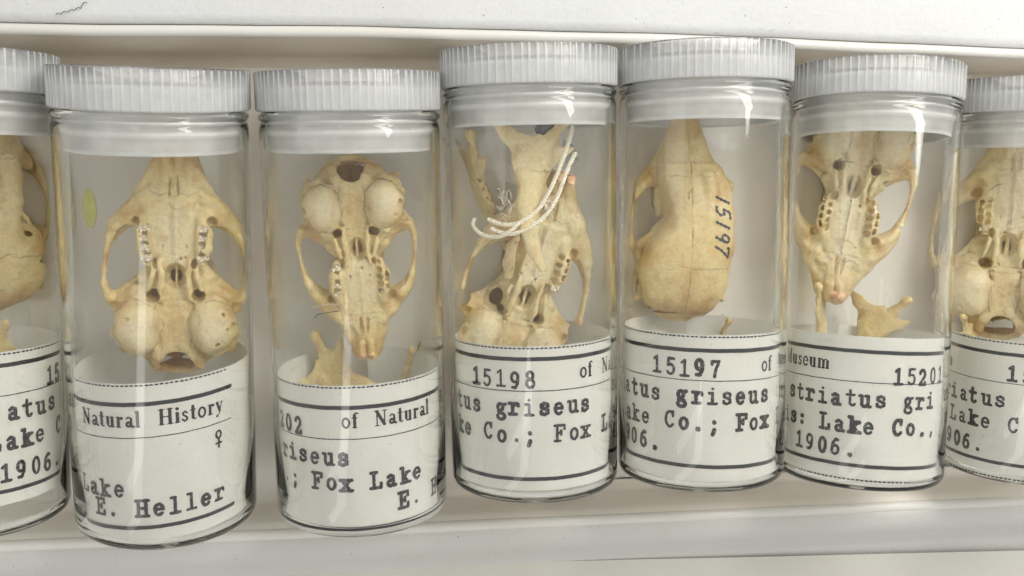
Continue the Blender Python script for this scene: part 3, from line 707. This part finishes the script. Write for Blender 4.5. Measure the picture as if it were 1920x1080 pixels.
def incisor_mesh():
    f = Field((-12, -8, -34), (12, 46, 40), 1.0)
    f.tub([(0, 0, -24, 4.2), (0, 12, -14, 4.6), (0, 17, 0, 4.6), (0, 15, 12, 4.0), (0, 9, 22, 3.0)], 1.5, 1.0, 1.0); f.noise(6, .25, 5)
    V, F = f.mesh(); me = bpy.data.meshes.new('incisor'); me.from_pydata(V.tolist(), [], F.tolist()); me.update()
    me.polygons.foreach_set('use_smooth', [True] * len(me.polygons)); me.materials.append(M_incis); return me
ME_inc = incisor_mesh()
ROLLS = .9
def seg_dist(V, poly):
    d = np.full(len(V), 99., np.float32)
    for a, b in zip(poly[:-1], poly[1:]):
        a = np.array(a, float); b = np.array(b, float); ab = b - a; t = np.clip(((V[:, :2] - a) @ ab) / (ab @ ab + 1e-9), 0, 1)
        d = np.minimum(d, np.hypot(*(V[:, :2] - a - t[:, None] * ab).T))
    return d
def stain(o, seed, cracks=11):
    """markings of the bone: paler ear bulbs, amber joints, brown suture lines and hairline cracks"""
    me = o.data; V = np.empty(len(me.vertices) * 3, np.float32); me.vertices.foreach_get('co', V); V = V.reshape(-1, 3)
    r = np.random.default_rng(seed); x, y, z = V.T; ax = np.abs(x)
    pale = .8 * np.exp(-(((ax - 57) / 36) ** 2 + ((y - 84) / 42) ** 2)) * np.clip((z + 14) / 20, 0, 1) + .55 * np.exp(-((ax / 30) ** 2 + ((y - 230) / 60) ** 2) ** 2) * (z > -30)  # paler on the ear bulbs and along the palate
    amber = np.exp(-(((ax - 84) / 22) ** 2 + ((y - 122) / 24) ** 2)) + .8 * np.exp(-(((ax - 66) / 22) ** 2 + ((y - 262) / 20) ** 2)) + .7 * np.exp(-((ax / 18) ** 2 + ((y - 84) / 34) ** 2)) + .8 * np.exp(-((y - 12) / 16) ** 2) + .7 * np.exp(-((y - 352) / 22) ** 2)
    L_v, L_d = [], []
    for s in (-1, 1):
        ph = r.uniform(-2, 2); L_v.append([(s * 57 + (38 + r.normal(0, 1.6)) * math.cos(a * .26), 84 + (44 + r.normal(0, 1.6)) * math.sin(a * .26)) for a in range(25)])
        L_v.append([(s * 26, 120), (s * 22, 96), (s * 25, 70), (s * 21, 48)])
        L_v.append([(s * 38, 302), (s * 22, 294), (s * 10, 299), (0, 293)]); L_v.append([(s * 70, 246), (s * 84, 236), (s * 92, 222)])
        L_d.append([(s * 6 * q, 96 + r.normal(0, 1.5)) for q in range(14)]); L_d.append([(s * 5 * q, 262 + r.normal(0, 2.2)) for q in range(9)])
    L_v.append([(q * 9 - 31, 126 + r.normal(0, 1.2)) for q in range(8)]); L_v.append([(r.normal(0, .8), 188 + q * 10) for q in range(18)])
    L_d.append([(r.normal(0, 1.2), 20 + q * 9) for q in range(9)]); L_d.append([(r.normal(0, 1), 110 + q * 10) for q in range(27)])
    for q in range(cracks):
        p = np.array([r.uniform(-85, 85), r.uniform(20, 340)]); a = r.uniform(0, 6.3); P = [tuple(p)]
        for i in range(r.integers(3, 8)): a += r.normal(0, .5); p = p + 5 * np.array([math.cos(a), math.sin(a)]); P.append(tuple(p))
        (L_v if q % 2 else L_d).append(P)
    ln = np.zeros(len(V), np.float32)
    for LL, m in ((L_v, z > -34), (L_d, z < -60)):
        for P in LL: ln = np.maximum(ln, np.clip(1.7 - seg_dist(V, P), 0, 1) * m * r.uniform(.2, .75))
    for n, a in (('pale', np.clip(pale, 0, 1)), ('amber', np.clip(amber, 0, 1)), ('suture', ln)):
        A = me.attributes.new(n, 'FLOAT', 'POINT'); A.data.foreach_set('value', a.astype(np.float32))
def put_bone(name, k, VF, m, origin, yaw, roll, pitch, sx, sy, z, flip=False, anchor=(0, 0, 0), szz=None, up_rot=0):
    """anchor (template units) lands on origin=(x,y) at height z in the vial's own axes; yaw turns +y (nose) clockwise from the cap direction"""
    V, F = VF; o = mesh_obj(name, V, F, m)
    S_ = Matrix.Diagonal((sx, sy, szz or sx, 1))
    Rm = Matrix.Rotation(ROLLS * PHI[k], 4, 'Y') @ Matrix.Rotation(-yaw, 4, 'Z') @ Matrix.Rotation(pitch, 4, 'X') @ Matrix.Rotation(roll + (PI if flip else 0), 4, 'Y')
    M = Rm @ S_; a = M @ Vector(anchor)
    o.matrix_world = vframe(k) @ Matrix.Translation(Vector((origin[0], origin[1], z)) - a) @ M
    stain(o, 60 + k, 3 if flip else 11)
    return o
def child(parent, me, name, loc, rot=(0, 0, 0), sc_=(1, 1, 1)):
    q = bpy.data.objects.new(name, me); COL.objects.link(q); q.parent = parent; q.location = loc; q.rotation_euler = rot; q.scale = sc_; return q
def add_teeth(o, s, ys=(196, 212, 228, 243), grow=1.0):
    for q, y in enumerate(ys):
        child(o, TEETH[(q + (s > 0)) % 4], 'tooth', (s * (42 + 2.2 * (1 - ((q - 1.5) / 1.5) ** 2)), y, 4), (0, s * -.15, (0 if s > 0 else PI) + .12 * s * (1.5 - q)), (grow * .95, grow, grow))
def add_incisors(o, which=(-1, 1), loc_y=362, rz=0):
    for s in which: child(o, ME_inc, 'incisor', (s * 8.0, loc_y - 6, 0), (0, 0, rz * s), (1.35, 1, 1))

f1 = skull_field(21, cheek=.35, left='teeth', right='teeth').mesh()
s1 = put_bone('skull', 1, f1, M_bone, (.20, -5.05), .02, -.10, 0, .0106, .0104, -.62, anchor=(0, 5, -60)); add_teeth(s1, -1); add_teeth(s1, 1); add_incisors(s1)
tag(s1, 'yellow skull, underside up and nose under the cap, in the Natural History vial', 'skull', 'small rodent skulls in the vials')
f2 = skull_field(22, left='sockets', right='teeth').mesh()
s2 = put_bone('skull', 2, f2, M_bone, (-.02, -1.45), PI - .06, .03, .0, .0093, .0094, -.70, anchor=(0, 0, -60)); add_teeth(s2, 1); add_incisors(s2, loc_y=356)
tag(s2, 'complete skull hanging nose down with a large opening at its top end', 'skull', 'small rodent skulls in the vials')
child(s2, TEETH[1], 'tooth', (-44, 244, 2), (0, 0, .1), (.8, .8, .9))
f3 = skull_field(23, cheek=.9, left='teeth', right='sockets', crack=True, arch_break=[(-104, 132, -28, 14, 14, 24), (108, 128, -28, 16, 16, 20)]).mesh()
s3 = put_bone('skull', 3, f3, M_bone3, (.16, -3.72), .32, .12, 0, .0106, .0112, -.35, anchor=(0, 222, 0)); child(s3, ME_inc, 'incisor', (-9, 352, 4), (0, 0, .1), (2.1, 1.1, 1)); child(s3, ME_inc, 'incisor', (9, 352, 4), (0, 0, -.1), (2.1, 1.1, 1))
child(s3, TEETH[0], 'tooth', (43, 192, 4), (0, 0, .2), (.9, .9, .9))
tag(s3, 'broken pale skull leaning right beneath a tied jaw in the 15198 vial', 'skull', 'small rodent skulls in the vials')
f4 = skull_field(24, cheek=.15, arch_r=True, arch_l=False, dorsal=True).mesh()
s4 = put_bone('skull', 4, f4, M_bone2, (-.11, -4.88), .03, .24, 0, .0098, .0101, -.80, flip=True, anchor=(0, 0, -60))
tag(s4, 'smooth amber skull, top side up, with a handwritten number along its side', 'skull', 'small rodent skulls in the vials')
f5 = skull_field(25, cheek=.8, left='sockets', right='sockets', arch_break=[(-104, 226, -34, 9, 3, 24)]).mesh()
s5 = put_bone('skull', 5, f5, M_bone3, (-.27, -2.72), PI + .14, -.10, 0, .0100, .0108, -.30, anchor=(0, 217, 0)); child(s5, ME_inc, 'incisor', (4, 356, 2), (0, 0, PI * .42), (2.0, 1.3, 1.1)); child(s5, ME_inc, 'incisor', (12, 350, -2), (0, 0, PI * .3), (1.6, 1, 1))
tag(s5, 'skull hanging nose down with rows of empty tooth sockets and an orange incisor', 'skull', 'small rodent skulls in the vials')
f6 = skull_field(26, cheek=.5, left='sockets', right='sockets').mesh()
s6 = put_bone('skull', 6, f6, M_bone3, (-.28, -2.62), .02, .10, 0, .0112, .0114, -.30, anchor=(0, 217, 0)); add_incisors(s6)
tag(s6, 'underside of a pale skull cut off by the right edge of the frame', 'skull', 'small rodent skulls in the vials')
child(s6, TEETH[2], 'tooth', (-43, 194, 2), (0, 0, PI), (.9, .9, .8)); child(s6, TEETH[3], 'tooth', (-43, 248, 2), (0, 0, PI), (.8, .8, .8))
f0 = skull_field(27, smooth=True).mesh()
s0 = put_bone('skull', 0, f0, M_bone2, (.16, -4.25), .0, .1, 0, .0104, .0098, -.75, flip=True, anchor=(0, 0, -60))
tag(s0, 'amber skull cut off by the left edge of the frame', 'skull', 'small rodent skulls in the vials')

# ---- jaws: side view template, incisor towards -x, condyle at +x
def jaw_field(seed, h=1.3, sockets=False):
    f = Field((-150, -50, -22), (110, 90, 22), h)
    f.tub([(-108, 16, 0, 6), (-80, 4, 0, 9), (-50, 2, 0, 13), (-20, 6, 0, 17), (15, 10, 0, 18)], 6, .55)
    f.ell((38, 16, 0), (36, 30, 5.5), 8)
    f.tub([(40, 26, 0, 12), (62, 48, 0, 9), (80, 64, 2, 6.5)], 6, .5); f.ell((83, 67, 2), (8, 11, 7), 3, rz=-.5)
    f.tub([(30, 30, 0, 14), (40, 56, 0, 9), (46, 76, 0, 3)], 6, .35)
    f.tub([(52, 4, 0, 14), (72, -16, 0, 10), (90, -34, 1, 4)], 6, .35)
    f.ell((92, 18, 0), (24, 24, 40), 2, sub=True); f.ell((62, 72, 0), (11, 15, 40), 2, sub=True)
    f.ell((40, 22, 8), (22, 18, 4), 4, sub=True); f.ell((-4, 22, 0), (34, 10, 7.5), 4)
    if sockets:
        for q in range(9): f.ell((-32 + q * 7, 30, (q % 2) * 6 - 3), (2.6, 7, 2.4), .8, sub=True)
    f.noise(14, .6, seed); f.noise(5, .35, seed + 1); return f
JF = jaw_field(3).mesh(); JS = jaw_field(4, sockets=True).mesh()
def put_jaw(k, VF, m, pts, z, roll=0, tilt=0, mirror=False, label='', sz=1.0):
    """pts: vial-plane positions of the condyle (83,67) and of the body centre (-50,2)"""
    V, F = VF; o = mesh_obj('mandible', V, F, m)
    a = Vector((83, 67, 0)); b = Vector((-50, 2, 0)); mx = -1 if mirror else 1
    a.x *= mx; b.x *= mx; A = Vector(pts[0]); B = Vector(pts[1])
    Q = Matrix.Rotation(roll, 3, 'X') @ Matrix.Rotation(tilt, 3, 'Y'); a = (Q @ a).to_2d(); b = (Q @ b).to_2d(); s = (B - A).length / (b - a).length
    th = math.atan2((B - A).y, (B - A).x) - math.atan2((b - a).y, (b - a).x)
    M = Matrix.Rotation(th, 4, 'Z') @ Matrix.Diagonal((s, s, s * sz, 1)) @ Matrix.Rotation(roll, 4, 'X') @ Matrix.Rotation(tilt, 4, 'Y') @ Matrix.Diagonal((mx, 1, 1, 1))
    c = M @ Vector((83, 67, 0)); o.matrix_world = vframe(k) @ Matrix.Translation(Vector((A.x, A.y, z)) - c) @ M
    tag(o, label, 'jaw bone', 'loose lower jaw bones in the vials'); return o
j = put_jaw(2, JF, M_bone, ((-.74, -4.62), (.42, -5.95)), -.75, mirror=True, roll=.1, label='hooked jaw bone at the lower left in the vial labelled of Natural')
put_jaw(2, JF, M_bone, ((.98, -4.95), (.75, -6.3)), -.7, roll=1.2, label='jaw bone seen edge on, half behind the right side of the of Natural label')
j = put_jaw(3, JS, M_bone, ((-1.0, -1.42), (-.55, -3.0)), -.15, roll=1.36, mirror=True, label='narrow jaw bone seen edge on at the upper left of the 15198 vial', sz=1.2); j3 = j
j = put_jaw(3, JS, M_bone3, ((.60, -1.20), (-.10, -3.0)), .05, roll=-.25, mirror=True, label='broad forked jaw bone with pitted tooth row, bound with cord', sz=1.1); j4 = j
child(j, TEETH[2], 'tooth', (-24, 26, 9), (.3, 0, 0), (.9, .9, .7))
put_jaw(5, JF, M_bone3, ((-.84, -4.10), (-.42, -5.55)), -.3, roll=.95, mirror=False, label='small jaw bone standing left beside the orange incisor')
put_jaw(5, JF, M_bone, ((1.20, -4.34), (.50, -5.75)), -.55, roll=.72, mirror=True, label='hooked jaw bone rising at the right above the seum label')
put_jaw(6, JF, M_bone2, ((-1.05, -4.66), (-.6, -5.9)), -.5, roll=.5, label='rounded jaw bone tip showing above the rightmost label')
put_jaw(4, JF, M_bone2, ((.84, -4.98), (.70, -6.2)), -.8, roll=1.3, label='thin jaw bone tip at the right above the 15197 label')
put_jaw(0, JF, M_bone, ((.42, -4.5), (-.3, -5.6)), -.6, roll=.3, label='dark jaw bone behind the label at the left edge of the frame')

# ---- handwritten number on the dorsal skull, small marks on the tied jaw
def project_ink(target, strokes, name, w, up):
    """strokes in the target's own units (x, y); dropped on the surface along -up(z)"""
    me = target.data; bvh = BVHTree.FromPolygons([v.co for v in me.vertices], [list(p.vertices) for p in me.polygons])
    V, F = [], []; off = 1.0
    for st in strokes:
        P = []
        for a, b in zip(st[:-1], st[1:]):
            n = max(1, int(math.hypot(b[0] - a[0], b[1] - a[1]) / 1.0)); P += [(a[0] + (b[0] - a[0]) * i / n, a[1] + (b[1] - a[1]) * i / n) for i in range(n)]
        P.append(st[-1]); prev = None
        for i, p in enumerate(P):
            q0, q1 = P[max(i - 1, 0)], P[min(i + 1, len(P) - 1)]; dx, dy = q1[0] - q0[0], q1[1] - q0[1]; l = math.hypot(dx, dy) or 1
            nx, ny = -dy / l, dx / l; ww = w * (1 + .25 * math.sin(i * .7)); ok = []
            for s in (-1, -.3, .3, 1):
                h, nrm, _, _ = bvh.ray_cast(Vector((p[0] + nx * ww * s, p[1] + ny * ww * s, up * 300)), Vector((0, 0, -up)))
                if h is None: break
                ok.append(h + nrm * .55)
            if len(ok) < 4: prev = None; continue
            base = len(V); V += ok
            if prev is not None:
                for q in range(3): F.append((prev + q, prev + q + 1, base + q + 1, base + q))
            prev = base
    if F: return mesh_obj(name, V, F, M_inkline, target)
def num_strokes(txt, x0, y0, adv, size, sx=1, sy=-1, slant=.15):
    H = {'1': [[(.5, 1), (.42, 0)]], '5': [[(.25, .95), (.22, .55), (.55, .6), (.72, .35), (.5, .02), (.15, .08)], [(.25, .95), (.75, 1)]],
         '9': [arc(.45, .72, .25, .24, 0, 360, 14) + [(.68, .4), (.6, 0)]], '7': [[(.12, .85), (.2, .97), (.82, .95), (.5, .45), (.4, 0)]]}
    out = []
    for n, ch in enumerate(txt):
        for st in H[ch]:
            # writing runs along -y (towards the braincase), tops of the digits towards +x in view
            out.append([(x0 + sx * (y) * size, y0 + sy * (n * adv + (x + slant * y) * size * .8)) for x, y in st])
    return out
project_ink(s4, num_strokes('15197', -44, 238, 22.5, 31, sx=-1, slant=.42), 'ink_number', 2.3, -1)
# ------------------------------------------------------------------ cord, lead seal, seed, fibres
def cord(name, path, r, parent=None, turns=6, m=None):
    P = smooth_path(path, 10); V, F = [], []
    tot = len(P)
    for ph in (0, PI * 2 / 3, PI * 4 / 3):
        Q = []
        for i, p in enumerate(P):
            d = (P[min(i + 1, tot - 1)] - P[max(i - 1, 0)]).normalized(); a = d.cross(Vector((.1, .2, 1))).normalized(); b = d.cross(a)
            t = ph + i / tot * turns * 2 * PI; Q.append(p + a * (r * .55 * math.cos(t)) + b * (r * .55 * math.sin(t)))
        v, f = tube(Q, r * .46, 7); o = len(V); V += v; F += [tuple(x + o for x in q) for q in f]
    return mesh_obj(name, V, F, m or M_string, parent)
e3 = vframe(3)
ce = bpy.data.objects.new('cord', None); COL.objects.link(ce); ce.matrix_world = e3
tag(ce, 'twisted white cotton cord tying the jaw bones in the 15198 vial', 'cord')
cord('strand', [(.70, -1.30, .30), (.58, -1.62, .40), (.40, -2.05, .46), (.22, -2.42, .46), (.02, -2.72, .42), (-.28, -2.92, .40), (-.55, -2.95, .36), (-.80, -2.86, .22)], .042, ce, 13)
cord('strand', [(.74, -1.75, .30), (.60, -1.98, .38), (.47, -2.28, .42), (.33, -2.60, .42), (.12, -2.86, .40), (-.18, -3.04, .38), (-.45, -3.12, .34), (-.76, -3.02, .26)], .042, ce, 13)
cord('loop', [(-.30, -2.94, .42), (-.46, -3.06, .48), (-.66, -3.16, .38), (-.90, -3.12, .18), (-1.02, -2.98, -.02), (-.98, -2.86, -.15)], .037, ce, 6)
# frayed fuzz of the cord end
V, F = [], []
for q in range(14):
    a = Vector((-.50 + rng.normal(0, .07), -2.70 + rng.normal(0, .12), .36 + rng.normal(0, .03))); pts = [a]
    for i in range(5): a = a + Vector(rng.normal(0, .045, 3)) + Vector((0, .02, .008)); pts.append(a)
    v, f = tube(smooth_path(pts, 4), .005, 4); o = len(V); V += v; F += [tuple(x + o for x in t) for t in f]
mesh_obj('frayed_end', V, F, M_string, ce)
lf = Field((-34, -30, -20), (34, 30, 20), 1.4)
for c, r in (((0, 0, 0), (24, 18, 8)), ((-12, 8, 3), (12, 11, 9)), ((12, 6, 5), (13, 10, 8)), ((4, -10, 3), (14, 9, 8)), ((-4, 2, 9), (9, 7, 5))): lf.ell(c, r, 3)
for q in range(9): lf.tub([(rng.uniform(-24, 24), rng.uniform(-20, 20), 11, 1.5), (rng.uniform(-24, 24), rng.uniform(-20, 20), 9, 1.2)], 1, sub=True)
lf.noise(7, 1.3, 9); v, f = lf.mesh()
ld = mesh_obj('lead_seal', v, f, M_lead); ld.matrix_world = e3 @ Matrix.Translation((.37, -1.33, -.12)) @ Matrix.Rotation(.5, 4, 'Z') @ Matrix.Diagonal((.0098, .0098, .0098, 1))
tag(ld, 'crumpled dark grey lead lump under the plug of the 15198 vial', 'lead seal')
tg = mesh_obj('metal_tag', [tuple(Vector(p)) for p in [(.62, -1.50, -.06), (.82, -1.62, -.10), (.90, -1.86, -.08), (.74, -2.02, -.04), (.60, -1.84, -.02), (.62, -1.50, -.10), (.82, -1.62, -.14), (.90, -1.86, -.12), (.74, -2.02, -.08), (.60, -1.84, -.06)]],
              [(0, 1, 2, 3, 4), (9, 8, 7, 6, 5), (0, 5, 6, 1), (1, 6, 7, 2), (2, 7, 8, 3), (3, 8, 9, 4), (4, 9, 5, 0)], M_lead, smooth=False)
tg.matrix_world = e3; tag(tg, 'small grey-green metal scrap behind the cord in the 15198 vial', 'metal tag')
sf = Field((-20, -44, -8), (20, 44, 8), 1.2); sf.ell((0, 0, 0), (15, 36, 3.5), 2); sf.tub([(-6, -20, 4, 1), (-6, 20, 4, 1)], 1, sub=True); sf.tub([(5, -22, 4, 1), (5, 22, 4, 1)], 1, sub=True); sf.noise(6, .3, 3); v, f = sf.mesh()
sd = mesh_obj('seed', v, f, M_seed); sd.matrix_world = vframe(1) @ Matrix.Translation((-1.16, -2.33, -.52)) @ Matrix.Rotation(-.5, 4, 'Y') @ Matrix.Diagonal((.0102, .0094, .0102, 1))
tag(sd, 'flat oval olive-green seed at the left inside the Natural History vial', 'seed')
def fibre(name, pts, r, m, label, M=None):
    v, f = tube(smooth_path(pts, 6), r, 6); o = mesh_obj(name, v, f, m)
    if M is not None: o.matrix_world = M
    tag(o, label, 'fibre'); return o
hp = []
for i in range(15):
    t = i / 14; hp.append((-4.40 + .50 * t, 2.15 + .15 * t + .014 * math.sin(i * 2.1) + (.05 if i > 11 else 0), 1.315 + .01 * (i % 2)))
fibre('hair', hp, .006, M_hair, 'tiny dark wavy hair lying on the white board at the top left')
fibre('fibre', [(-.78, -3.98, -.1), (-.5, -3.93, -.08), (-.3, -3.95, -.1)], .006, M_fib, 'upper short pale fibre sticking out left of the hanging skull', vframe(2))
fibre('fibre', [(-.72, -4.16, -.1), (-.66, -4.09, -.06), (-.45, -4.06, -.06), (-.3, -4.05, -.1)], .008, M_hair, 'lower short dark fibre sticking out left of the hanging skull', vframe(2))
